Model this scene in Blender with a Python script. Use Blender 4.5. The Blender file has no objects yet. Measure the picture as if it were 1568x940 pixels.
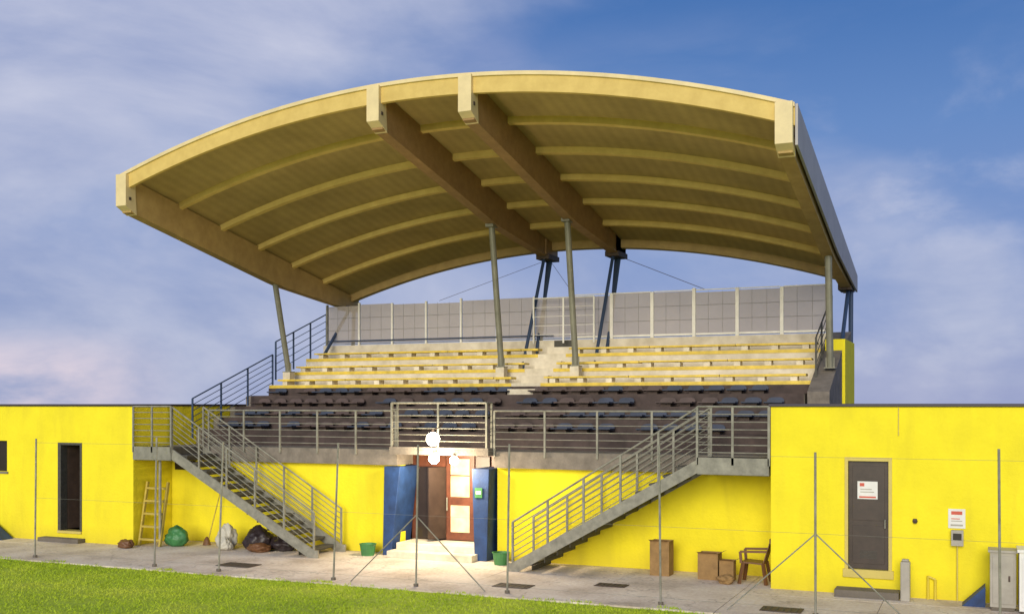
import bpy, math, random
from mathutils import Vector, Matrix, noise
random.seed(7)
scene = bpy.context.scene
R = random.random
def U(a, b): return a + (b - a) * R()

# ------------------------------------------------------------------ materials
def mat(name, col, rough=0.7, metal=0.0, var=0.15, nscale=3.0, bump=0.0, bscale=40.0, col2=None,
        emis=None, estr=0.0, stain=0.0, stain_col=(0.1, 0.08, 0.05), alpha=1.0, wave=None):
    m = bpy.data.materials.new(name); m.use_nodes = True
    nt = m.node_tree; N = nt.nodes; L = nt.links
    b = N['Principled BSDF']
    b.inputs['Roughness'].default_value = rough
    b.inputs['Metallic'].default_value = metal
    tc = N.new('ShaderNodeTexCoord')
    n1 = N.new('ShaderNodeTexNoise'); n1.inputs['Scale'].default_value = nscale
    n1.inputs['Detail'].default_value = 8; n1.inputs['Roughness'].default_value = 0.65
    L.new(tc.outputs['Object'], n1.inputs['Vector'])
    rp = N.new('ShaderNodeValToRGB')
    rp.color_ramp.elements[0].position = 0.3; rp.color_ramp.elements[1].position = 0.7
    c2 = col2 if col2 else tuple(c * (1 - var) for c in col)
    c1 = col if col2 else tuple(min(1, c * (1 + var * 0.5)) for c in col)
    rp.color_ramp.elements[0].color = (*c2, 1); rp.color_ramp.elements[1].color = (*c1, 1)
    L.new(n1.outputs['Fac'], rp.inputs['Fac'])
    out = rp.outputs['Color']
    if stain > 0:
        mp = N.new('ShaderNodeMapping'); mp.inputs['Scale'].default_value = (2.2, 2.2, 0.5)
        L.new(tc.outputs['Object'], mp.inputs['Vector'])
        n2 = N.new('ShaderNodeTexNoise'); n2.inputs['Scale'].default_value = 1.1; n2.inputs['Detail'].default_value = 9
        n2.inputs['Distortion'].default_value = .6
        L.new(mp.outputs['Vector'], n2.inputs['Vector'])
        r2 = N.new('ShaderNodeMapRange'); r2.inputs['From Min'].default_value = 0.5; r2.inputs['From Max'].default_value = 0.8
        r2.inputs['To Max'].default_value = stain
        L.new(n2.outputs['Fac'], r2.inputs['Value'])
        sx = N.new('ShaderNodeSeparateXYZ'); L.new(tc.outputs['Object'], sx.inputs[0])
        r3 = N.new('ShaderNodeMapRange'); r3.inputs['From Min'].default_value = 0.45; r3.inputs['From Max'].default_value = 0.0
        r3.inputs['To Max'].default_value = stain * 3.2
        L.new(sx.outputs['Z'], r3.inputs['Value'])
        ml = N.new('ShaderNodeMath'); ml.operation = 'MULTIPLY'
        L.new(r3.outputs[0], ml.inputs[0]); L.new(n1.outputs['Fac'], ml.inputs[1])
        ad = N.new('ShaderNodeMath'); ad.operation = 'ADD'; ad.use_clamp = True
        L.new(r2.outputs[0], ad.inputs[0]); L.new(ml.outputs[0], ad.inputs[1])
        mx = N.new('ShaderNodeMixRGB'); mx.inputs['Color2'].default_value = (*stain_col, 1)
        L.new(ad.outputs[0], mx.inputs['Fac']); L.new(out, mx.inputs['Color1']); out = mx.outputs['Color']
    L.new(out, b.inputs['Base Color'])
    h = None
    if bump > 0:
        n3 = N.new('ShaderNodeTexNoise'); n3.inputs['Scale'].default_value = bscale; n3.inputs['Detail'].default_value = 5
        L.new(tc.outputs['Object'], n3.inputs['Vector']); h = n3.outputs['Fac']
        if wave:
            w = N.new('ShaderNodeTexWave'); w.bands_direction = wave[0]; w.inputs['Scale'].default_value = wave[1]
            L.new(tc.outputs['Object'], w.inputs['Vector'])
            a2 = N.new('ShaderNodeMath'); a2.operation = 'ADD'
            L.new(w.outputs['Fac'], a2.inputs[0]); L.new(h, a2.inputs[1]); h = a2.outputs[0]
            mm = N.new('ShaderNodeMixRGB'); mm.blend_type = 'MULTIPLY'; mm.inputs['Fac'].default_value = 0.08
            L.new(out, mm.inputs['Color1']); L.new(w.outputs['Color'], mm.inputs['Color2'])
            L.new(mm.outputs['Color'], b.inputs['Base Color'])
        bp = N.new('ShaderNodeBump'); bp.inputs['Strength'].default_value = bump; bp.inputs['Distance'].default_value = 0.02
        L.new(h, bp.inputs['Height']); L.new(bp.outputs['Normal'], b.inputs['Normal'])
    if emis:
        b.inputs['Emission Color'].default_value = (*emis, 1); b.inputs['Emission Strength'].default_value = estr
    if alpha < 1: b.inputs['Alpha'].default_value = alpha
    return m

YEL = mat('yellow_wall_paint', (0.90, 0.765, 0.016), 0.85, var=0.09, nscale=1.3, bump=0.4, bscale=16, stain=0.22, stain_col=(0.45, 0.34, 0.03))
YELD = mat('yellow_door_frame', (0.62, 0.50, 0.12), 0.6, var=0.1)
COP = mat('dark_coping', (0.045, 0.035, 0.05), 0.5)
CON = mat('weathered_concrete', (0.22, 0.19, 0.155), 0.9, var=0.35, nscale=4, bump=0.4, stain=0.3, stain_col=(0.1, 0.085, 0.06))
WCON = mat('white_tier_paint', (0.84, 0.76, 0.60), 0.8, nscale=2.2, bump=0.3, col2=(0.54, 0.47, 0.34))
DCON = mat('dark_riser_paint', (0.075, 0.052, 0.046), 0.8, var=0.5, nscale=2.5)
BENCH = mat('yellow_bench', (0.78, 0.56, 0.06), 0.5, var=0.3, nscale=4)
STEEL = mat('galvanised_steel', (0.28, 0.27, 0.215), 0.6, 0.15, var=0.4, nscale=5)
STEELD = mat('stair_grating', (0.085, 0.08, 0.065), 0.7, 0.2, var=0.3, nscale=12)
COLM = mat('column_steel', (0.25, 0.24, 0.175), 0.55, 0.15, var=0.3)
BLUE = mat('blue_paint', (0.015, 0.05, 0.16), 0.65, var=0.5, bump=0.1)
BLUES = mat('blue_steel', (0.04, 0.07, 0.14), 0.5, 0.1, var=0.2)
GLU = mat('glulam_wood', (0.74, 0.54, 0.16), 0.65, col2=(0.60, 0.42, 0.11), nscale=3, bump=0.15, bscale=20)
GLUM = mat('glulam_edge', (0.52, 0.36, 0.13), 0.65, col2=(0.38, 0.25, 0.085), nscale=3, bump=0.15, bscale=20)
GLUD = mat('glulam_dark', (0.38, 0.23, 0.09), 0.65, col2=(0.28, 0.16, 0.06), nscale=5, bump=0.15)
PURL = mat('purlin_wood', (0.74, 0.56, 0.17), 0.7, col2=(0.60, 0.43, 0.12), nscale=3, bump=0.15)
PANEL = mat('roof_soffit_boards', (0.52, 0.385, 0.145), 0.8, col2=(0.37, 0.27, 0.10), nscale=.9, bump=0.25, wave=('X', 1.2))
CREAM = mat('cream_metal', (0.78, 0.63, 0.33), 0.5, var=0.15)
RMET = mat('roof_metal', (0.46, 0.43, 0.43), 0.6, 0.0, var=0.15, nscale=1.5)
DARK = mat('dark_glass_and_shade', (0.03, 0.022, 0.02), 0.25)
DOORM = mat('dark_door', (0.05, 0.032, 0.024), 0.45, var=0.4, nscale=4)
WOODD = mat('door_wood', (0.13, 0.04, 0.018), 0.45, var=0.4, nscale=6)
WINL = mat('lit_door_glass', (0.6, 0.45, 0.25), 0.3, emis=(1.0, 0.78, 0.45), estr=0.7, nscale=4, col2=(.4,.2,.07))
WPOST = mat('white_post', (0.88, 0.85, 0.76), 0.5, 0.0)
WHITE = mat('white_plastic', (0.75, 0.74, 0.70), 0.5, var=0.1)
RED = mat('red_print', (0.6, 0.10, 0.06), 0.6)
CARD = mat('cardboard', (0.32, 0.19, 0.07), 0.85, var=0.3, nscale=7)
BROWN = mat('brown_plastic', (0.16, 0.07, 0.025), 0.5)
GREENP = mat('green_plastic', (0.05, 0.20, 0.06), 0.5, var=0.3)
BLACKP = mat('black_bag', (0.03, 0.02, 0.022), 0.45, var=0.3, bump=0.5, bscale=14)
WBAG = mat('white_bag', (0.55, 0.52, 0.42), 0.5, bump=0.5, bscale=14)
WOODL = mat('pale_wood', (0.50, 0.38, 0.07), 0.7, var=0.25, nscale=10)
PIPE = mat('yellow_pipe', (0.70, 0.55, 0.05), 0.4)
GREYB = mat('grey_cabinet', (0.40, 0.37, 0.31), 0.6, var=0.2)
SEATB = mat('seat_navy', (0.035, 0.048, 0.085), 0.6, var=0.4, nscale=2)
SEATR = mat('seat_brown', (0.085, 0.056, 0.05), 0.6, var=0.4, nscale=2)
IRON = mat('cast_iron', (0.09, 0.06, 0.045), 0.7, var=0.4, nscale=15)
GLOBE = mat('lamp_globe', (0.9, 0.85, 0.7), 0.3, emis=(1.0, 0.88, 0.66), estr=40)

def mesh_panel():
    m = bpy.data.materials.new('wire_mesh_panel'); m.use_nodes = True
    nt = m.node_tree; N = nt.nodes; L = nt.links; b = N['Principled BSDF']
    b.inputs['Roughness'].default_value = 0.6
    tc = N.new('ShaderNodeTexCoord'); n = N.new('ShaderNodeTexNoise'); n.inputs['Scale'].default_value = 1.2
    L.new(tc.outputs['Object'], n.inputs['Vector'])
    rp = N.new('ShaderNodeValToRGB'); rp.color_ramp.elements[0].color = (0.46, 0.40, 0.35, 1); rp.color_ramp.elements[1].color = (0.62, 0.55, 0.49, 1)
    L.new(n.outputs['Fac'], rp.inputs['Fac']); L.new(rp.outputs[0], b.inputs['Base Color'])
    b.inputs['Alpha'].default_value = 0.62
    return m
MESHP = mesh_panel()

# ------------------------------------------------------------------ mesh builder
class MB:
    def __init__(s): s.v = []; s.f = []; s.m = []; s.mats = []
    def mi(s, m):
        if m not in s.mats: s.mats.append(m)
        return s.mats.index(m)
    def add(s, vs, fs, m):
        o = len(s.v); s.v += [tuple(p) for p in vs]; k = s.mi(m)
        for f in fs: s.f.append([i + o for i in f]); s.m.append(k)
    def box(s, x0, x1, y0, y1, z0, z1, m):
        s.add([(x0,y0,z0),(x1,y0,z0),(x1,y1,z0),(x0,y1,z0),(x0,y0,z1),(x1,y0,z1),(x1,y1,z1),(x0,y1,z1)],
              [(0,3,2,1),(4,5,6,7),(0,1,5,4),(1,2,6,5),(2,3,7,6),(3,0,4,7)], m)
    def loft(s, secs, m, caps=True):
        n = len(secs[0]); vs = [p for q in secs for p in q]; fs = []
        for i in range(len(secs) - 1):
            for j in range(n):
                a = i*n + j; b = i*n + (j+1) % n
                fs.append((a, b, b+n, a+n))
        if caps: fs.append(tuple(range(n-1, -1, -1))); fs.append(tuple((len(secs)-1)*n + j for j in range(n)))
        s.add(vs, fs, m)
    def frame(s, p, q, up=(0,0,1)):
        p = Vector(p); q = Vector(q); d = (q - p).normalized(); up = Vector(up)
        if abs(d.dot(up)) > 0.98: up = Vector((0,1,0))
        a = d.cross(up).normalized(); b = a.cross(d).normalized()
        return p, q, a, b
    def bar(s, p, q, w, h, m):
        p, q, a, b = s.frame(p, q)
        o = [(-w/2,-h/2),(w/2,-h/2),(w/2,h/2),(-w/2,h/2)]
        s.loft([[p + a*i + b*j for i, j in o], [q + a*i + b*j for i, j in o]], m)
    def tube(s, p, q, r, m, n=8, r2=None):
        p, q, a, b = s.frame(p, q); r2 = r if r2 is None else r2
        cs = [(math.cos(2*math.pi*k/n), math.sin(2*math.pi*k/n)) for k in range(n)]
        s.loft([[p + a*c*r + b*d*r for c, d in cs], [q + a*c*r2 + b*d*r2 for c, d in cs]], m)
    def lathe(s, c, prof, m, n=16):
        s.loft([[(c[0]+r*math.cos(2*math.pi*k/n), c[1]+r*math.sin(2*math.pi*k/n), c[2]+z) for k in range(n)] for r, z in prof], m)
    def prism(s, prof, x0, x1, m):
        s.loft([[(x0, y, z) for y, z in prof], [(x1, y, z) for y, z in prof]], m)
    def build(s, name, parent=None, smooth=False, bevel=0):
        me = bpy.data.meshes.new(name); me.from_pydata(s.v, [], s.f)
        for m in s.mats: me.materials.append(m)
        me.polygons.foreach_set('material_index', s.m)
        if smooth: me.polygons.foreach_set('use_smooth', [True]*len(s.f))
        me.update()
        import bmesh
        bm = bmesh.new(); bm.from_mesh(me); bmesh.ops.recalc_face_normals(bm, faces=bm.faces); bm.to_mesh(me); bm.free()
        ob = bpy.data.objects.new(name, me); scene.collection.objects.link(ob)
        if parent: ob.parent = parent
        if bevel:
            md = ob.modifiers.new('bevel', 'BEVEL'); md.width = bevel; md.segments = 2; md.limit_method = 'ANGLE'
        return ob
def empty(name):
    e = bpy.data.objects.new(name, None); scene.collection.objects.link(e); return e

# ------------------------------------------------------------------ GROUND
def gmat(name, c1, c2, c3, s1, s2, bump, crack=False):
    m = bpy.data.materials.new(name); m.use_nodes = True
    nt = m.node_tree; N = nt.nodes; L = nt.links; b = N['Principled BSDF']; b.inputs['Roughness'].default_value = 0.9
    tc = N.new('ShaderNodeTexCoord')
    a = N.new('ShaderNodeTexNoise'); a.inputs['Scale'].default_value = s1; a.inputs['Detail'].default_value = 8
    d = N.new('ShaderNodeTexNoise'); d.inputs['Scale'].default_value = s2; d.inputs['Detail'].default_value = 6
    L.new(tc.outputs['Object'], a.inputs['Vector']); L.new(tc.outputs['Object'], d.inputs['Vector'])
    r = N.new('ShaderNodeValToRGB'); e = r.color_ramp.elements
    e[0].position = 0.32; e[0].color = (*c1, 1); e[1].position = 0.68; e[1].color = (*c3, 1)
    k = e.new(0.5); k.color = (*c2, 1)
    L.new(a.outputs['Fac'], r.inputs['Fac'])
    mx = N.new('ShaderNodeMixRGB'); mx.blend_type = 'OVERLAY'; mx.inputs['Fac'].default_value = 0.45
    L.new(r.outputs[0], mx.inputs['Color1']); L.new(d.outputs['Fac'], mx.inputs['Color2'])
    out = mx.outputs[0]
    if crack:
        v = N.new('ShaderNodeTexVoronoi'); v.feature = 'DISTANCE_TO_EDGE'; v.inputs['Scale'].default_value = .4
        wn = N.new('ShaderNodeTexNoise'); wn.inputs['Scale'].default_value = 2.5; wn.inputs['Detail'].default_value = 5
        L.new(tc.outputs['Object'], wn.inputs['Vector'])
        va = N.new('ShaderNodeVectorMath'); va.operation = 'ADD'; L.new(tc.outputs['Object'], va.inputs[0]); L.new(wn.outputs['Color'], va.inputs[1])
        L.new(va.outputs[0], v.inputs['Vector'])
        mr = N.new('ShaderNodeMapRange'); mr.inputs['From Min'].default_value = .002; mr.inputs['From Max'].default_value = .010; mr.inputs['To Min'].default_value = .35; mr.inputs['To Max'].default_value = 0
        L.new(v.outputs['Distance'], mr.inputs['Value'])
        m2 = N.new('ShaderNodeMixRGB'); m2.inputs['Color2'].default_value = (.12,.1,.07,1)
        L.new(mr.outputs[0], m2.inputs['Fac']); L.new(out, m2.inputs['Color1']); out = m2.outputs[0]
    L.new(out, b.inputs['Base Color'])
    bp = N.new('ShaderNodeBump'); bp.inputs['Strength'].default_value = bump; bp.inputs['Distance'].default_value = 0.03
    L.new(d.outputs['Fac'], bp.inputs['Height']); L.new(bp.outputs['Normal'], b.inputs['Normal'])
    return m
GRASSM = gmat('pitch_grass', (0.29, 0.40, 0.012), (0.36, 0.47, 0.015), (0.44, 0.53, 0.03), 0.5, 18, 0.5)
BLADE = gmat('grass_blades', (0.32, 0.45, 0.012), (0.42, 0.54, 0.02), (0.55, 0.62, 0.05), 0.5, 9, 0.0)
PAVE = gmat('concrete_paving', (0.48, 0.40, 0.31), (0.65, 0.56, 0.46), (0.75, 0.67, 0.56), 0.9, 14, 0.5, True)
SOIL = gmat('bare_ground', (0.10, 0.10, 0.05), (0.13, 0.14, 0.06), (0.17, 0.16, 0.08), 0.3, 4, 0.5)
g = MB(); g.add([(-600,-600,-.12),(600,-600,-.12),(600,600,-.12),(-600,600,-.12)], [(0,1,2,3)], SOIL); g.build('ground')
g = MB(); g.add([(-90,-110,-.03),(90,-110,-.03),(90,-2.75,-.03),(-90,-2.75,-.03)], [(0,1,2,3)], GRASSM)
g.build('grass_field')
g = MB()
x = -40.0
while x < 40:
    g.box(x+.006, x+2.494, -2.8, -.7, -.11, U(-.004,.003), PAVE)
    g.box(x+.006, x+2.494, -.69, 1.6, -.11, U(-.004,.003), PAVE)
    x += 2.5
g.build('concrete_pavement')
vs = []; fs = []
cnt = 0
while cnt < 60000:
    x = U(-9, 20); y = -2.55 - abs(U(0,1))**1.3 * 7.5
    edge = -2.80 + .22*noise.noise(Vector((x*1.3, 5, 0))) + .12*noise.noise(Vector((x*5, 9, 0)))
    if y > edge: continue
    Xc = (x-19.06)*.917 + (y+20.58)*.398; Yc = -(x-19.06)*.398 + (y+20.58)*.917
    if Yc < 14.5 or abs(Xc)/Yc > .62: continue
    if noise.noise(Vector((x*.9, y*.9, 0))) < -.35 and R() < .5: continue
    cnt += 1
    z0 = -.03 if y < -2.8 else .0
    h = U(.02, .042) * (1.4 if y > -2.9 else 1); a = U(0, math.pi); w = U(.006, .013)
    dx, dy = math.cos(a)*w, math.sin(a)*w; lx, ly = U(-.04,.04), U(-.04,.04)
    k = len(vs)
    vs += [(x-dx,y-dy,z0),(x+dx,y+dy,z0),(x+lx,y+ly,z0+h)]; fs.append((k,k+1,k+2))
me = bpy.data.meshes.new('grass_tufts'); me.from_pydata(vs, [], fs); me.materials.append(BLADE)
ob = bpy.data.objects.new('grass_tufts', me); scene.collection.objects.link(ob)

# ------------------------------------------------------------------ SIDE BLOCKS
def block(name, x0, x1, openings):
    e = empty(name); b = MB(); T = .25; H = 3.42
    xs = x0
    for xa, xb, za, zb in sorted(openings):
        b.box(xs, xa, 0, T, 0, H, YEL)
        b.box(xa, xb, 0, T, 0, za, YEL); b.box(xa, xb, 0, T, zb, H, YEL)
        xs = xb
    b.box(xs, x1, 0, T, 0, H, YEL)
    b.box(x0, x0+T, T, 9, 0, H, YEL); b.box(x1-T, x1, T, 9, 0, H, YEL); b.box(x0+T, x1-T, 8.75, 9, 0, H, YEL)
    b.build('walls', e)
    c = MB(); c.box(x0-.04, x1+.03, -.05, 9.05, H, H+.055, COP); c.build('roof_coping', e, bevel=.01)
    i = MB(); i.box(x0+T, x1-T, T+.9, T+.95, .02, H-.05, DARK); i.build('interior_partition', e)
    return e
LB = block('changing_room_building', -11, 0, [(-5.15,-4.24,1.72,2.52), (-2.46,-1.66,.27,2.5)])
d = MB()
d.box(-5.15,-4.24,.12,.16,1.72,2.52,DARK); d.box(-5.2,-4.19,-.03,.1,1.66,1.715,CON)
d.build('window', LB)
d = MB()
d.box(-2.46,-2.36,-.015,.2,.27,2.5,STEELD); d.box(-1.72,-1.66,-.015,.2,.27,2.5,STEELD); d.box(-2.36,-1.72,-.013,.2,2.44,2.5,STEELD)
d.bar((-2.34,.2,1.36),(-2.1,.85,1.36),.04,2.12,DOORM); d.box(-2.9,-1.55,-.25,.0,-.0,.10,CON)
d.box(-2.46,-1.66,-.04,.25,.21,.272,YELD)
d.build('door', LB)
RB = block('changing_room_building', 15.45, 27, [(16.79,17.61,.34,2.5)])
d = MB()
d.box(16.79,16.85,-.03,.2,.34,2.5,YELD); d.box(17.55,17.61,-.03,.2,.34,2.5,YELD); d.box(16.85,17.55,-.028,.2,2.43,2.5,YELD)
d.box(16.76,17.64,-.05,.2,.31,.46,YELD)
d.box(16.855,17.545,.05,.10,.465,2.425,DOORM)
d.box(16.92,17.48,.036,.05,.56,1.25,DOORM); d.box(16.92,17.48,.036,.05,1.35,2.34,DOORM)
d.tube((17.49,-.01,1.38),(17.49,-.01,1.22),.015,STEEL); d.box(17.475,17.505,-.01,.05,1.29,1.32,STEEL)
for k in range(6): d.box(17.05,17.35,.030,.036,.66+k*.025,.672+k*.025,STEELD)
d.box(16.65,17.75,-.42,-.001,0,.13,CON)
d.build('door', RB, bevel=.004)
d = MB()
d.box(17.01,17.36,.024,.035,1.74,2.06,WHITE); d.box(17.04,17.33,.021,.024,1.76,1.79,RED); d.box(17.06,17.30,.021,.024,1.86,1.875,GREYB); d.box(17.06,17.26,.021,.024,1.91,1.925,GREYB)
d.box(17.05,17.13,.021,.024,1.97,2.03,RED)
d.build('door_notice')
d = MB()
d.tube((17.72,-.02,2.9),(17.72,-.02,3.4),.009,YELD); d.lathe((18.0,-.03,1.38),[(.03,-.04),(.045,0),(.03,.04)],IRON)
d.tube((18.22,-.06,0),(18.22,-.06,.42),.022,PIPE); d.tube((18.34,-.06,0),(18.34,-.06,.36),.022,PIPE); d.tube((18.22,-.06,.41),(18.34,-.06,.36),.02,PIPE)
d.tube((18.22,-.06,.40),(18.22,0.02,.40),.018,PIPE)
d.build('wall_pipes', RB)
d = MB(); d.box(18.55,18.83,-.022,-.002,1.28,1.62,WHITE); d.box(18.59,18.79,-.026,-.022,1.32,1.35,GREYB)
d.box(18.60,18.78,-.026,-.022,1.52,1.58,RED); d.box(18.6,18.78,-.026,-.022,1.40,1.415,GREYB); d.box(18.6,18.74,-.026,-.022,1.44,1.455,RED); d.build('wall_sign')
d = MB(); d.box(18.60,18.80,-.12,-.002,.98,1.25,GREYB); d.box(18.63,18.77,-.126,-.12,1.08,1.2,DARK); d.tube((18.7,-.05,.0),(18.7,-.05,.98),.012,YELD); d.build('meter_box', bevel=.008)
d = MB(); d.box(17.78,17.94,-.48,-.30,0,.70,GREYB); d.box(17.80,17.92,-.46,-.32,.70,.74,GREYB); d.build('concrete_bollard', bevel=.02)
d = MB(); d.box(19.22,19.62,-.75,-.35,0.06,.98,GREYB); d.box(19.19,19.65,-.78,-.32,.98,1.02,GREYB); d.box(19.26,19.58,-.762,-.75,.12,.92,GREYB); d.box(19.24,19.6,-.73,-.37,0,.06,CON); d.box(19.5,19.53,-.775,-.762,.5,.6,IRON)
d.build('electrical_cabinet', bevel=.01)
d = MB(); d.box(19.66,20.5,-.95,-.4,0.05,1.02,WHITE); d.box(19.63,20.53,-.98,-.37,1.02,1.07,WHITE); d.box(19.7,20.46,-.965,-.95,.12,.95,WHITE); d.box(19.7,20.46,-.9,-.45,0,.05,CON)
d.build('electrical_cabinet', bevel=.01)
d = MB(); d.loft([[(18.78,-.5,0),(19.15,-.5,0),(19.15,-.5,.36)],[(18.78,-.1,0),(19.15,-.1,0),(19.15,-.1,.36)]],BLUE); d.build('blue_tarpaulin')
d = MB(); d.loft([[(-5.2,-.5,0),(-3.85,-.5,0),(-4.7,-.4,.55)],[(-5.2,-.1,0),(-3.9,-.1,0),(-4.75,-.15,.55)]],BLUE); d.build('blue_tarpaulin')

# ------------------------------------------------------------------ GRANDSTAND
GS = empty('grandstand')
XL, XR = .02, 15.43
CX0, CX1 = 6.72, 9.18
low = [(2.3,2.80),(3.0,3.1),(3.7,3.4),(4.4,3.7)]
up = [(5.1,4.02),(6.0,4.42),(6.95,4.85),(7.9,5.29)]
def stepprof(bot):
    p = [(1.2,bot),(1.2,2.42),(2.3,2.42)]
    z = 2.42
    for y, zz in low: p += ([(y,z)] if y > 2.3 else []) + [(y,zz)]; z = zz
    p += [(5.08,z),(5.08,bot)]
    return p
b = MB()
b.prism(stepprof(2.06), XL, CX0, CON); b.prism(stepprof(2.06), CX1, XR, CON); b.prism(stepprof(2.32), CX0, CX1, CON)
b.build('lower_terrace', GS)
b = MB(); z = 2.42
for y, zz in low:
    b.box(.2, 15.42, y-.012, y-.002, z+.006, zz+.012, DCON)
    b.box(.2, 15.42, y-.002, y+.66, zz+.003, zz+.014, DCON); z = zz
b.build('lower_risers', GS)
p = [(5.1,2.1),(5.1,4.02)]; z = 4.02
for y, zz in up[1:]: p += [(y,z),(y,zz)]; z = zz
p += [(8.4,z),(8.4,2.1)]
b = MB(); b.prism(p, .3, 15.5, WCON); b.build('upper_terrace', GS)
b = MB(); b.prism([(5.05,3.72),(5.05,3.93),(5.095,3.93),(5.095,3.72)], .32, 15.48, DCON); b.build('terrace_wall_band', GS)
b = MB()
for y, zz in [(5.1,4.02),(6.0,4.42),(6.95,4.85)]:
    for xa, xb in [(.5,7.85),(8.75,15.35)]:
        x = xa
        while x < xb - .2:
            x2 = min(x+2.28, xb)
            b.box(x+.01, x2-.01, y+.12, y+.48, zz+.12+U(-.012,.008), zz+.165, BENCH)
            x += 2.28
        x = xa + .15
        while x < xb:
            b.box(x, x+.16, y+.16, y+.45, zz, zz+.115, WCON); x += .76
    b.box(.32, 7.9, y-.014, y-.002, zz-.09, zz-.004, BENCH); b.box(8.72, 15.48, y-.014, y-.002, zz-.09, zz-.004, BENCH)
b.build('benches', GS)
b = MB()
for y, z0, z1 in [(5.1,3.7,4.02),(6.0,4.02,4.42),(6.95,4.42,4.85),(7.9,4.85,5.29)]:
    b.box(7.93, 8.69, y-.32, y-.016, z0+.002, (z0+z1)/2, WCON)
b.box(8.02,8.7,7.87,7.897,5.05,5.27,STEELD)
b.build('aisle_steps', GS)
def seat(b, x, y, z, m):
    w = .205
    pan = [(-w,-.2,.10),(w,-.2,.10),(w*1.02,0,.075),(w*.95,.17,.09),(-w*.95,.17,.09),(-w*1.02,0,.075)]
    b.loft([[(x+p[0], y+p[1], z+p[2]) for p in pan], [(x+p[0], y+p[1], z+p[2]+.03) for p in pan]], m)
    out = [(-w*.9,0),(w*.9,0),(w*.95,.05),(w*.75,.10),(w*.4,.12),(-w*.4,.12),(-w*.75,.10),(-w*.95,.05)]
    b.loft([[(x+p, y+.17+q*.3, z+.11+q) for p, q in out],[(x+p, y+.2+q*.3, z+.11+q) for p, q in out]], m)
    b.box(x-.12, x+.12, y-.05, y+.08, z+.016, z+.08, IRON)
b = MB()
for i, (y, zz) in enumerate(low):
    x = .75 + i*.02
    while x < 15.2:
        if not (7.9 < x < 8.7) and R() > .09:
            n_ = noise.noise(Vector((x*.5, i*2.1, 3))) + (x-8)*.035
            seat(b, x+U(-.03,.03), y+.36+U(-.02,.02), zz, SEATB if (n_ > .05 or R() < .15) else SEATR)
        x += .5
b.build('seats', GS)
b = MB()
for xa, xb in [(.0+.005,6.72),(9.18,15.445)]:
    b.box(xa, xb, 1.38, 1.6, 0, 2.055, YEL)
b.build('ground_floor_walls', GS)
b = MB(); b.box(.12,.75,1.35,1.40,1.80,2.04,DARK); b.build('vent_window', GS)
b = MB()
b.loft([[(6.44,1.02,0),(6.66,1.02,0),(6.66,1.9,0),(6.44,1.9,0)],[(6.48,1.02,2.04),(6.90,1.02,2.04),(6.90,1.9,2.04),(6.48,1.9,2.04)]],BLUE)
b.loft([[(8.78,1.02,0),(9.08,1.02,0),(9.08,1.9,0),(8.78,1.9,0)],[(8.72,1.02,2.04),(9.14,1.02,2.04),(9.14,1.9,2.04),(8.72,1.9,2.04)]],BLUE)
b.build('portal_columns', GS, bevel=.012)
b = MB()
b.box(6.7,9.16,1.96,2.06,.30,2.31,WOODD)
b.box(6.86,7.62,1.9,1.955,.32,2.0,DARK); b.box(6.86,7.62,1.9,1.955,2.02,2.30,WOODD)  # dark panel paints the shaded interior of the open left doorway
b.bar((7.62,1.9,1.18),(7.40,1.45,1.18),.04,1.66,DOORM)
b.box(7.64,8.36,1.90,1.955,.32,2.30,WOODD)
b.box(7.76,8.24,1.885,1.899,.50,1.12,WINL); b.box(7.76,8.24,1.885,1.899,1.32,2.20,WINL)
b.box(7.76,8.24,1.875,1.884,1.80,1.83,WOODD)
b.box(8.4,8.75,1.9,1.955,.32,2.26,DOORM)
b.tube((7.68,1.85,1.0),(7.68,1.85,1.3),.015,STEEL)
b.build('entrance_doors', GS)
b = MB(); b.box(6.72,8.86,.72,1.9,0,.15,WCON); b.box(6.78,8.78,1.05,1.895,.15,.30,WCON); b.build('entrance_steps', GS, bevel=.01)
b = MB(); b.box(8.80,8.98,1.0,1.017,1.40,1.62,GREENP); b.box(8.83,8.95,.995,1.0,1.48,1.55,WHITE); b.build('exit_sign')
b = MB()
b.loft([[(15.52,4.2,3.3),(15.52,8.6,3.3),(15.52,8.6,5.35),(15.52,7.0,4.95),(15.52,4.2,3.75)],[(16.0,4.2,3.3),(16.0,8.6,3.3),(16.0,8.6,5.35),(16.0,7.0,4.95),(16.0,4.2,3.75)]],CON)
b.build('side_parapet', GS)
b = MB(); b.box(15.6,16.07,6.6,8.7,3.3,5.05,YEL); b.build('side_wall', GS)
b = MB(); b.box(.02,15.6,8.42,8.62,0,5.25,YEL); b.build('rear_wall', GS)

def rail(b, p, q, h, nb, m, posts, pr=.02, br=.010, z_first=.12):
    p = Vector(p); q = Vector(q)
    b.tube(p+Vector((0,0,h)), q+Vector((0,0,h)), pr, m)
    for i in range(nb):
        zz = z_first + (h - z_first) * i / nb
        b.tube(p+Vector((0,0,zz)), q+Vector((0,0,zz)), br, m, 6)
    for i in range(posts+1):
        c = p.lerp(q, i/posts)
        b.bar(c+Vector((0,0,-.12)), c+Vector((0,0,h)), .045, .03, m)
b = MB()
rail(b, (1.35,1.17,2.42),(6.70,1.17,2.42),.90,5,STEEL,5)
rail(b, (9.2,1.17,2.42),(14.0,1.17,2.42),.90,5,STEEL,4)
b.build('balcony_railing', GS)
b = MB()
b.box(6.70,9.18,.88,1.19,2.33,2.50,CON)
rail(b, (6.75,.9,2.52),(9.13,.9,2.52),.98,6,STEEL,2,pr=.024)
rail(b, (6.75,.92,2.52),(6.75,1.17,2.52),.98,6,STEEL,1); rail(b, (9.13,.92,2.52),(9.13,1.17,2.52),.98,6,STEEL,1)
b.build('balcony_front', GS)
b = MB()
rail(b, (.35,1.75,2.70),(.35,5.2,3.98),.92,5,BLUES,3)
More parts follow.
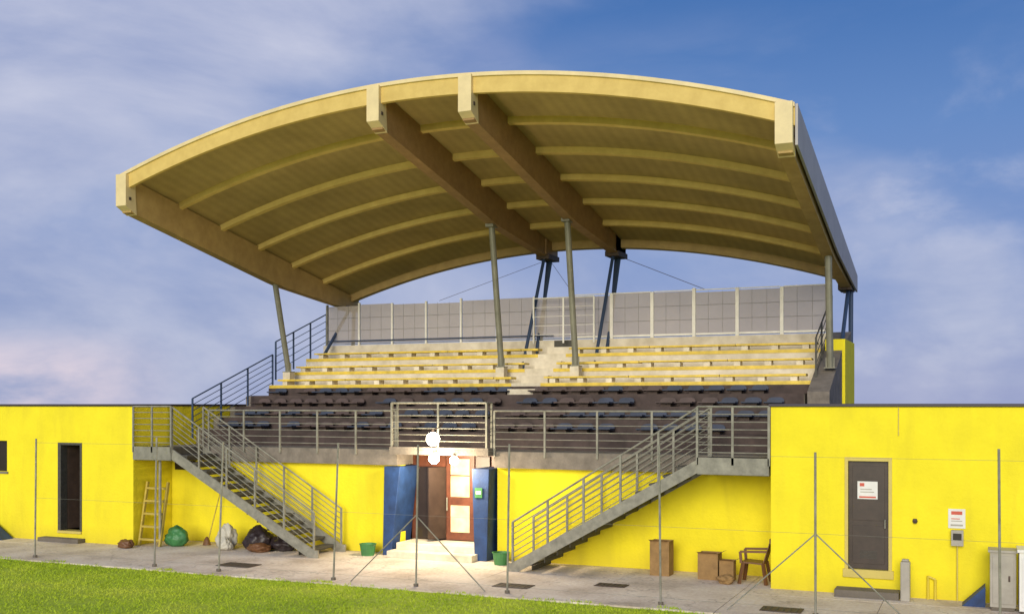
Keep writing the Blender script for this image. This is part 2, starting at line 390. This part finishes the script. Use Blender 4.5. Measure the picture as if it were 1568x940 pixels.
rail(b, (.35,5.35,4.3),(.35,8.0,5.30),.98,4,BLUES,3)
rail(b, (15.6,5.0,4.05),(15.6,7.9,5.29),.95,4,STEELD,3)
b.build('side_railing', GS)
b = MB()
xs = [.4 + i*(15.1/13) for i in range(14)]
for i, x in enumerate(xs):
    w_ = .045 if i > 7 else .028
    b.box(x-w_, x+w_, 7.93, 8.0, 5.29, 6.56+.03*math.sin(i*2), WPOST if i not in (0,13) else STEEL)
for i in range(13):
    b.box(xs[i]+.05, xs[i+1]-.05, 7.962, 7.966, 5.36, 6.50+.03*math.sin(i*1.7), MESHP)
    for zz in (5.75, 6.13): b.tube((xs[i]+.04,7.955,zz),(xs[i+1]-.04,7.955,zz),.005,STEEL,5)
    for k in (1,2):
        xx = xs[i] + (xs[i+1]-xs[i])*k/3; b.tube((xx,7.955,5.36),(xx,7.955,6.50),.004,STEEL,5)
    if i > 6: b.box(xs[i]+.05, xs[i+1]-.05, 7.95,7.98,6.525,6.55,WPOST); b.box(xs[i]+.05, xs[i+1]-.05, 7.94,7.949,5.33,5.38,WPOST)
b.box(.4,15.5,7.951,7.979,5.315,5.345,STEEL)
b.tube((.5,7.86,5.42),(8.0,7.86,5.42),.018,BLUES)
b.build('rear_mesh_fence', GS)
b = MB()
rail(b,(7.5,7.6,5.3),(9.3,7.6,5.3),1.15,4,WPOST,2,pr=.016,br=.008)
b.build('aisle_railing', GS)

# --- ROOF
RX0, RX1, RY0, RY1 = .50, 16.05, -.95, 9.05
def zt(x, y): return 10.08 - .19*(y+.9) - 1.35*((x-8.25)/7.8)**2
NX = 48
gx = [RX0 + (RX1-RX0)*i/NX for i in range(NX+1)]
def strip(b, y0, y1, t, bt, m):
    b.loft([[(x,y0,zt(x,y0)+t),(x,y1,zt(x,y1)+t),(x,y1,zt(x,y1)-bt),(x,y0,zt(x,y0)-bt)] for x in gx], m)
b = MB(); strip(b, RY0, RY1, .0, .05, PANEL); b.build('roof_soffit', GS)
b = MB(); strip(b, RY0-.05, RY1+.05, .05, -.003, RMET); b.build('roof_sheeting', GS)
b = MB()
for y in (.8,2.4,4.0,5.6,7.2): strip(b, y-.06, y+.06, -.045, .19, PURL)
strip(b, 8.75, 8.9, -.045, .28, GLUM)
b.build('roof_purlins', GS)
b = MB(); strip(b, -1.02, -.951, -.004, .34, GLU); b.build('front_fascia', GS)
b = MB(); strip(b, -1.06, -1.022, .055, .02, CREAM); b.build('front_gutter', GS)
def depth(y):
    return .84 if y < 5 else .84 - .38*(y-5)/4.2
def beam(b, xc, w, m, y0=-.94, y1=9.2, t=-.06):
    ys = [y0 + (y1-y0)*i/20 for i in range(21)]
    def s(y):
        z = zt(xc, y); return [(xc-w/2,y,z+t),(xc+w/2,y,z+t),(xc+w/2,y,z-depth(y)),(xc-w/2,y,z-depth(y))]
    b.loft([s(y) for y in ys], m)
b = MB()
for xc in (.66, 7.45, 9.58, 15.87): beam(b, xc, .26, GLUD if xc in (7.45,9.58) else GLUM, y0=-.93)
b.build('main_beams', GS)
b = MB()
for xc, w in ((.66,.30),(7.45,.29),(9.58,.29),(15.87,.31)):
    z = zt(xc,-1.1)
    b.loft([[(xc-w/2,-1.12,z+.0),(xc+w/2,-1.12,z+.0),(xc+w/2,-1.12,z-.55),(xc+w/2,-1.12,z-.74),(xc-w/2,-1.12,z-.74),(xc-w/2,-1.12,z-.55)],
            [(xc-w/2,-.80,z-.065),(xc+w/2,-.80,z-.065),(xc+w/2,-.80,z-.5),(xc+w/2,-.76,z-.915),(xc-w/2,-.76,z-.915),(xc-w/2,-.80,z-.5)]], CREAM)
    b.box(xc+w/2-.002,xc+w/2+.012,-1.02,-.95,z-.60,z-.53,IRON)
b.build('beam_shoes', GS)
b = MB()
for x0, x1 in ((RX0-.05,RX0-.003),(RX1+.003,RX1+.05)):
    xm = (x0+x1)/2
    ys = [-1.0 + 10.2*i/20 for i in range(21)]
    b.loft([[(x0,y,zt(xm,y)+.06),(x1,y,zt(xm,y)+.06),(x1,y,zt(xm,y)-depth(y)*.8),(x0,y,zt(xm,y)-depth(y)*.8)] for y in ys], RMET)
b.build('side_cladding', GS)
b = MB()
def column(x, yb_, zb, yt, zt_, ped=None):
    b.tube((x,yb_,zb),(x,yt,zt_),.08,COLM,12)
    b.box(x-.13,x+.13,yb_-.13,yb_+.13,zb-.0,zb+.02,COLM)
    b.box(x-.11,x+.11,yt-.16,yt+.16,zt_-.03,zt_+.12,COLM)
    b.bar((x,yb_-.02,zb+.02),(x,yb_-.02,zb+.25),.2,.02,COLM)
    if ped: b.box(x-.12,x+.12,yb_-.12,yb_+.12,ped,zb-.001,WCON)
column(.66,5.55,4.4,4.88,6.95,4.03); column(7.4,5.6,4.45,4.97,8.10,4.03); column(9.5,5.6,4.45,4.97,8.10,4.03); column(15.88,5.3,4.3,4.95,6.95)
b.build('front_columns', GS)
b = MB()
for xc in (7.45, 9.55):
    zz = zt(xc,8.9)-.45
    b.tube((xc,6.9,4.45),(xc,8.55,zz),.05,BLUES); b.tube((xc+.06,7.75,4.87),(xc+.06,8.95,zz),.05,BLUES)
    b.tube((xc-.05,8.3,4.9),(xc-.05,9.0,zz),.06,BLUES)
    b.box(xc-.2,xc+.2,8.4,9.25,zz-.08,zz+.06,IRON)
    b.box(xc-.16,xc+.16,8.3,9.22,zz+.06,zz+.5,GLUD)
for xc in (.66, 15.86):
    zz = zt(xc,8.9)-.42
    b.tube((xc+.1,8.75,2.5),(xc+.1,8.95,zz),.06,BLUES); b.tube((xc+.05,7.3,4.95),(xc+.05,8.8,zz),.05,BLUES)
    b.box(xc-.17,xc+.17,8.4,9.2,zz-.08,zz+.06,IRON)
b.build('rear_struts', GS)
b = MB()
b.tube((9.6,9.0,7.7),(12.3,8.0,6.55),.008,IRON,5); b.tube((7.3,9.0,7.7),(4.3,8.0,6.55),.006,IRON,5); b.tube((7.45,9.0,7.7),(9.4,8.0,5.4),.006,IRON,5)
b.build('bracing_cables', GS)

# ------------------------------------------------------------------ STAIRS
def staircase(xt, xf, xa, xb):
    e = empty('metal_staircase'); s = 1 if xf > xt else -1
    n = 14; H = 2.42; y0, y1 = 0.0, 1.14
    b = MB()
    for y in (y0, y1):
        sec = lambda x, z: [(x,y-.02,z-.16),(x,y+.02,z-.16),(x,y+.02,z+.10),(x,y-.02,z+.10)]
        b.loft([sec(xt, H-.12), sec(xf, .12-.04)], STEEL)
        b.box(xf-.02 if s>0 else xf-.12, xf+.12 if s>0 else xf+.02, y-.024,y+.024, 0, .17, STEEL)
    b.build('stringers', e)
    b = MB()
    for i in range(n-1):
        t = (i+1)/n; x = xt + (xf-xt)*t; z = H*(1-t)
        b.box(x-.15, x+.15, y0+.025, y1-.025, z-.04, z, STEELD)
        b.box(x+s*.11-.02, x+s*.11+.02, y0+.03, y1-.03, z-.07, z-.045, STEELD)
        b.box(x-s*.14-.006, x-s*.14+.006, y0+.03, y1-.03, z-.14, z-.05, STEELD)
    b.build('treads', e)
    b = MB()
    b.box(xa, xb, y0-.02, 1.16, 2.11, 2.24, STEEL); b.box(xa+.01, xb-.01, y0-.0, 1.15, 2.24, 2.41, STEELD)
    b.box(xa, xb, y0-.05, y0-.022, 2.12, 2.44, STEEL)
    if s > 0:
        px = xb-.5
        b.tube((px,y0+.15,0),(px,y0+.15,2.11),.035,STEEL)
    b.build('landing', e)
    b = MB()
    for y in (y0-.0, y1):
        rail(b, (xt,y,H+.02),(xf,y,.06),.96,6,STEEL,5,br=.010,z_first=.2)
    rail(b, (xa,y0-.035,H),(xb,y0-.035,H),1.0,6,STEEL,2 if s<0 else 2,br=.011)
    b.build('handrails', e)
    return e
staircase(1.2, 5.25, .03, 1.2)
staircase(14.05, 10.15, 14.05, 15.42)

# ------------------------------------------------------------------ PITCH FENCE
b = MB()
pts = [(-.6,.0),(2.85,.02),(4.55,.14),(7.35,.13),(9.2,.07),(11.1,.06),(14.0,-.04),(16.6,0),(19.35,-.02),(22,0)]
FY = -2.45
tops = []
for x, l in pts:
    hh = U(2.68,2.8); t = (x+l, FY+U(-.05,.05), hh); tops.append((x,l,hh))
    b.tube((x,FY,-.05),t,.02,STEEL,8); b.tube((x,FY,0),(x,FY,.05),.05,CON,8)
for x in (9.2, 16.6):
    for s in (-1,1): b.tube((x,FY,1.35),(x+s*1.45,FY,0),.012,STEEL,6)
for z in (.12,1.35,2.6):
    for (xa,la,_), (xb_,lb,_) in zip(tops, tops[1:]):
        b.tube((xa+la*z/2.7,FY,z),(xb_+lb*z/2.7,FY,z),.002,STEEL,4)
b.build('pitch_fence')

# ------------------------------------------------------------------ SMALL THINGS
def lump(name, c, sx, sy, sz, m, sd=0, knot=True):
    import bmesh
    bm = bmesh.new(); bmesh.ops.create_icosphere(bm, subdivisions=4, radius=1)
    for v in bm.verts:
        p = v.co.copy(); k = 1 + .32*noise.noise(p*1.4+Vector((sd,0,0))) + .2*noise.noise(p*3.5+Vector((0,sd,0)))
        q = p*k; z = max(q.z, -.75)
        if knot and p.z > .85: z += (p.z-.85)*1.6; q.x *= .8; q.y *= .8
        v.co = Vector((c[0]+q.x*sx, c[1]+q.y*sy, c[2]+(z+.75)*sz))
    me = bpy.data.meshes.new(name); bm.to_mesh(me); bm.free(); me.materials.append(m)
    for pl in me.polygons: pl.use_smooth = True
    o = bpy.data.objects.new(name, me); scene.collection.objects.link(o); return o
lump('green_garbage_bag', (.95,.45,0), .30,.24,.27, GREENP, 2)
lump('white_garbage_bag', (2.35,.6,0), .24,.2,.31, WBAG, 5)
lump('white_garbage_bag', (2.55,.3,0), .16,.14,.16, WBAG, 6)
lump('black_garbage_bag', (3.2,.7,0), .34,.3,.28, BLACKP, 8)
lump('black_garbage_bag', (3.85,.8,0), .34,.26,.2, BLACKP, 11, False)
lump('brown_sack', (3.5,.35,0), .3,.2,.12, BROWN, 14, False)
lump('brown_sack', (.1,-.35,0), .2,.15,.12, BROWN, 17, False)
def bucket(x, y, r, h, m):
    b = MB(); b.lathe((x,y,0),[(r*.78,0),(r*.98,h*.94),(r*1.06,h*.95),(r*1.06,h),(r*.95,h),(r*.74,h*.1),(r*.01,h*.1)],m,20)
    for i in range(8):
        a0, a1 = math.pi*i/8, math.pi*(i+1)/8
        b.tube((x+r*math.cos(a0),y-r*.5*math.sin(a0),h-.02-.06*math.sin(a0)),(x+r*math.cos(a1),y-r*.5*math.sin(a1),h-.02-.06*math.sin(a1)),.005,STEEL,5)
    b.build('green_bucket')
bucket(6.15,.85,.19,.27,GREENP); bucket(9.55,.75,.19,.27,GREENP)
def carton(x0,x1,y0,y1,h,open_=True):
    b = MB(); t=.01
    b.box(x0,x1,y0,y0+t,0,h,CARD); b.box(x0,x1,y1-t,y1,0,h,CARD); b.box(x0,x0+t,y0+t,y1-t,0,h,CARD); b.box(x1-t,x1,y0+t,y1-t,0,h,CARD); b.box(x0+t,x1-t,y0+t,y1-t,0,.01,CARD)
    b.add([(x0,y0-.001,h),(x1,y0-.001,h),(x1,y0-.12,h+.04),(x0,y0-.12,h+.04)],[(0,1,2,3)],CARD)
    b.add([(x1+.001,y0,h),(x1+.001,y1,h),(x1+.11,y1,h+.05),(x1+.11,y0,h+.05)],[(0,1,2,3)],CARD)
    b.build('cardboard_box')
carton(12.92,13.32,.6,.95,.70); carton(13.93,14.33,.5,.88,.52); carton(14.36,14.64,.5,.75,.40)
lump('brown_sack', (14.55,.2,0), .16,.14,.1, CARD, 31, False)
b = MB(); cx, cy = 15.05, .55
b.loft([[(cx-.22,cy-.22,.40),(cx+.2,cy-.22,.38),(cx+.2,cy+.22,.38),(cx-.22,cy+.22,.40)],[(cx-.22,cy-.22,.43),(cx+.2,cy-.22,.41),(cx+.2,cy+.22,.41),(cx-.22,cy+.22,.43)]],BROWN)
for sx_ in (-1,1):
    for sy_ in (-1,1): b.bar((cx+sx_*.26,cy+sy_*.25,0),(cx+sx_*.19,cy+sy_*.2,.41),.06,.05,BROWN)
for k in range(6):
    yy = cy-.2+.08*k; b.bar((cx+.2,yy,.42),(cx+.33,yy,.84),.065,.015,BROWN)
b.bar((cx+.33,cy-.23,.84),(cx+.33,cy+.23,.84),.03,.09,BROWN)
for sy_ in (-1,1): b.bar((cx-.24,cy+sy_*.24,.62),(cx+.27,cy+sy_*.24,.64),.05,.04,BROWN); b.bar((cx-.22,cy+sy_*.24,.4),(cx-.24,cy+sy_*.24,.62),.05,.035,BROWN)
b.build('plastic_chair')
b = MB()
for xx in (.08,.72): b.bar((xx,.12,0),(xx,.42,1.55),.05,.07,WOODL)
for k in range(5): t = .1+.2*k; b.bar((.08,.12+.3*t,1.55*t),(.72,.12+.3*t,1.55*t),.07,.05,WOODL)
b.build('wooden_ladder')
b = MB(); b.tube((1.55,.9,.1),(1.7,1.3,1.6),.014,WOODL); b.lathe((1.53,.87,.0),[(.1,0),(.07,.12),(.02,.2)],BROWN,10); b.build('broom')
for x, y, r in ((4.4,-1.6,.42),(10.9,-1.7,.36),(16.0,-2.1,.34),(12.6,-.9,.3)):
    b = MB(); b.box(x-r,x+r,y-r*.6,y+r*.6,.004,.014,IRON)
    for k in range(6): b.box(x-r*.9+k*r*.32,x-r*.9+k*r*.32+.03,y-r*.5,y+r*.5,.0142,.02,STEELD)
    b.build('drain_cover')

# ------------------------------------------------------------------ LAMPS
def lamp(x,y,z,r,arm,power,ly,lz):
    e = empty('entrance_lamp')
    b = MB(); b.lathe((x,y,z),[(.001,-r)]+[(r*math.sin(math.pi*k/10), -r*math.cos(math.pi*k/10)) for k in range(1,10)]+[(.001,r)],GLOBE,20)
    b.build('globe', e, smooth=True)
    b = MB(); b.tube((x,y,z+r*.9),(x,y,z+r+.06),.03,IRON); b.tube((x,y,z+r+.05),arm,.014,IRON); b.build('arm', e)
    l = bpy.data.lights.new('bulb','POINT'); l.energy = power; l.color = (1.0,.80,.54); l.shadow_soft_size = .08
    o = bpy.data.objects.new('bulb', l); o.location = (x, y+ly, z+lz); scene.collection.objects.link(o); o.parent = e
lamp(8.02,.50,2.70,.15,(8.02,.88,2.97),110,-.27,-.14)
lamp(7.92,.74,2.26,.12,(7.92,1.15,2.40),130,-.12,-.22)
lamp(8.36,.85,2.22,.10,(8.36,1.2,2.36),130,-.12,-.2)

# ------------------------------------------------------------------ SKY / WORLD
w = bpy.data.worlds.new('World'); scene.world = w; w.use_nodes = True
nt = w.node_tree; N = nt.nodes; L = nt.links
for n in list(N): N.remove(n)
out = N.new('ShaderNodeOutputWorld'); addS = N.new('ShaderNodeAddShader'); L.new(addS.outputs[0], out.inputs[0])
bg1 = N.new('ShaderNodeBackground'); bg2 = N.new('ShaderNodeBackground'); L.new(bg1.outputs[0], addS.inputs[0]); L.new(bg2.outputs[0], addS.inputs[1])
sky = N.new('ShaderNodeTexSky'); sky.sky_type = 'NISHITA'; sky.sun_disc = False
sun_dir = Vector((.12,-.93,.29)).normalized()
sky.sun_elevation = math.asin(sun_dir.z); sky.sun_rotation = math.atan2(sun_dir.x, sun_dir.y)
L.new(sky.outputs[0], bg2.inputs[0]); bg2.inputs[1].default_value = .006
tc = N.new('ShaderNodeTexCoord')
def dot(vec):
    d_ = N.new('ShaderNodeVectorMath'); d_.operation = 'DOT_PRODUCT'; d_.inputs[1].default_value = vec
    L.new(tc.outputs['Generated'], d_.inputs[0]); return d_.outputs['Value']
def math_(op, a, b_=None, clamp=False):
    m_ = N.new('ShaderNodeMath'); m_.operation = op; m_.use_clamp = clamp
    for i, q in enumerate((a, b_)):
        if q is None: continue
        if isinstance(q, (int, float)): m_.inputs[i].default_value = q
        else: L.new(q, m_.inputs[i])
    return m_.outputs[0]
def mrange(v, a, b_, c=0, d_=1, smooth=True):
    m_ = N.new('ShaderNodeMapRange'); m_.interpolation_type = 'SMOOTHSTEP' if smooth else 'LINEAR'
    for k_, q in zip(('From Min','From Max','To Min','To Max'), (a, b_, c, d_)): m_.inputs[k_].default_value = q
    L.new(v, m_.inputs['Value']); return m_.outputs[0]
def cloudnoise(scale, sc, loc, det=7, rough=.5, dist=.25):
    mp = N.new('ShaderNodeMapping'); mp.inputs['Scale'].default_value = sc; mp.inputs['Location'].default_value = loc
    L.new(tc.outputs['Generated'], mp.inputs['Vector'])
    n_ = N.new('ShaderNodeTexNoise'); n_.inputs['Scale'].default_value = scale; n_.inputs['Detail'].default_value = det
    n_.inputs['Roughness'].default_value = rough; n_.inputs['Distortion'].default_value = dist
    L.new(mp.outputs[0], n_.inputs['Vector']); return n_.outputs['Fac']
zz = dot((0,0,1)); east = dot((.917,.398,0))
r = N.new('ShaderNodeValToRGB'); e = r.color_ramp.elements
e[0].position = 0.0; e[0].color = (.30,.34,.57,1); e[1].position = .45; e[1].color = (.042,.125,.36,1)
k = e.new(.12); k.color = (.20,.29,.56,1); k = e.new(.24); k.color = (.12,.235,.52,1); k = e.new(.34); k.color = (.055,.16,.43,1)
L.new(zz, r.inputs['Fac'])
n1 = cloudnoise(1.9, (1.5,1.5,3.6), (.3,0,.15))
s = math_('ADD', n1, math_('MULTIPLY', east, -.34))
s = math_('ADD', s, mrange(zz, .2, 0, 0, .12))
m1 = mrange(s, .32, .70)
n3 = cloudnoise(3.0, (1,1,2.6), (1.7,.4,.9), det=8, rough=.55, dist=.5)
m3 = math_('MULTIPLY', mrange(n3, .42, .66), mrange(zz, .36, .22))
m3 = math_('MULTIPLY', m3, .85)
mask = math_('MAXIMUM', m1, m3)
n2 = cloudnoise(3.2, (1,1,2.6), (3,1,2), det=8, rough=.56, dist=.4)
cr = N.new('ShaderNodeValToRGB'); cr.color_ramp.elements[0].position = .34; cr.color_ramp.elements[0].color = (.23,.30,.54,1); cr.color_ramp.elements[1].position = .68; cr.color_ramp.elements[1].color = (.57,.59,.73,1)
L.new(n2, cr.inputs['Fac'])
mx = N.new('ShaderNodeMixRGB'); L.new(mask, mx.inputs['Fac']); L.new(r.outputs[0], mx.inputs['Color1']); L.new(cr.outputs[0], mx.inputs['Color2'])
pf = math_('MULTIPLY', mrange(zz, .075, .02), mrange(east, -.28, -.40))
pf = math_('MULTIPLY', pf, mrange(n2, .38, .55))
mx2 = N.new('ShaderNodeMixRGB'); mx2.inputs['Color2'].default_value = (.78,.66,.73,1); L.new(pf, mx2.inputs['Fac']); L.new(mx.outputs[0], mx2.inputs['Color1'])
L.new(mx2.outputs[0], bg1.inputs[0]); bg1.inputs[1].default_value = 1.0

sl = bpy.data.lights.new('floodlight_standin','SUN'); sl.energy = 2.8; sl.angle = math.radians(32); sl.color = (1.0,.93,.78)  # added sun-type lamp, stands in for pitch floodlights and afterglow
so = bpy.data.objects.new('floodlight_standin', sl); scene.collection.objects.link(so)
so.rotation_euler = sun_dir.to_track_quat('Z','Y').to_euler()

# ------------------------------------------------------------------ CAMERA
cam = bpy.data.cameras.new('camera'); co = bpy.data.objects.new('camera', cam); scene.collection.objects.link(co)
co.location = (19.06,-20.58,3.45); co.rotation_euler = (math.radians(90),0,math.radians(23.45))
cam.sensor_width = 36; cam.lens = 37.9; cam.shift_y = 150/1568; cam.clip_end = 3000
scene.camera = co
scene.view_settings.view_transform = 'Standard'; scene.view_settings.look = 'None'; scene.view_settings.exposure = 0
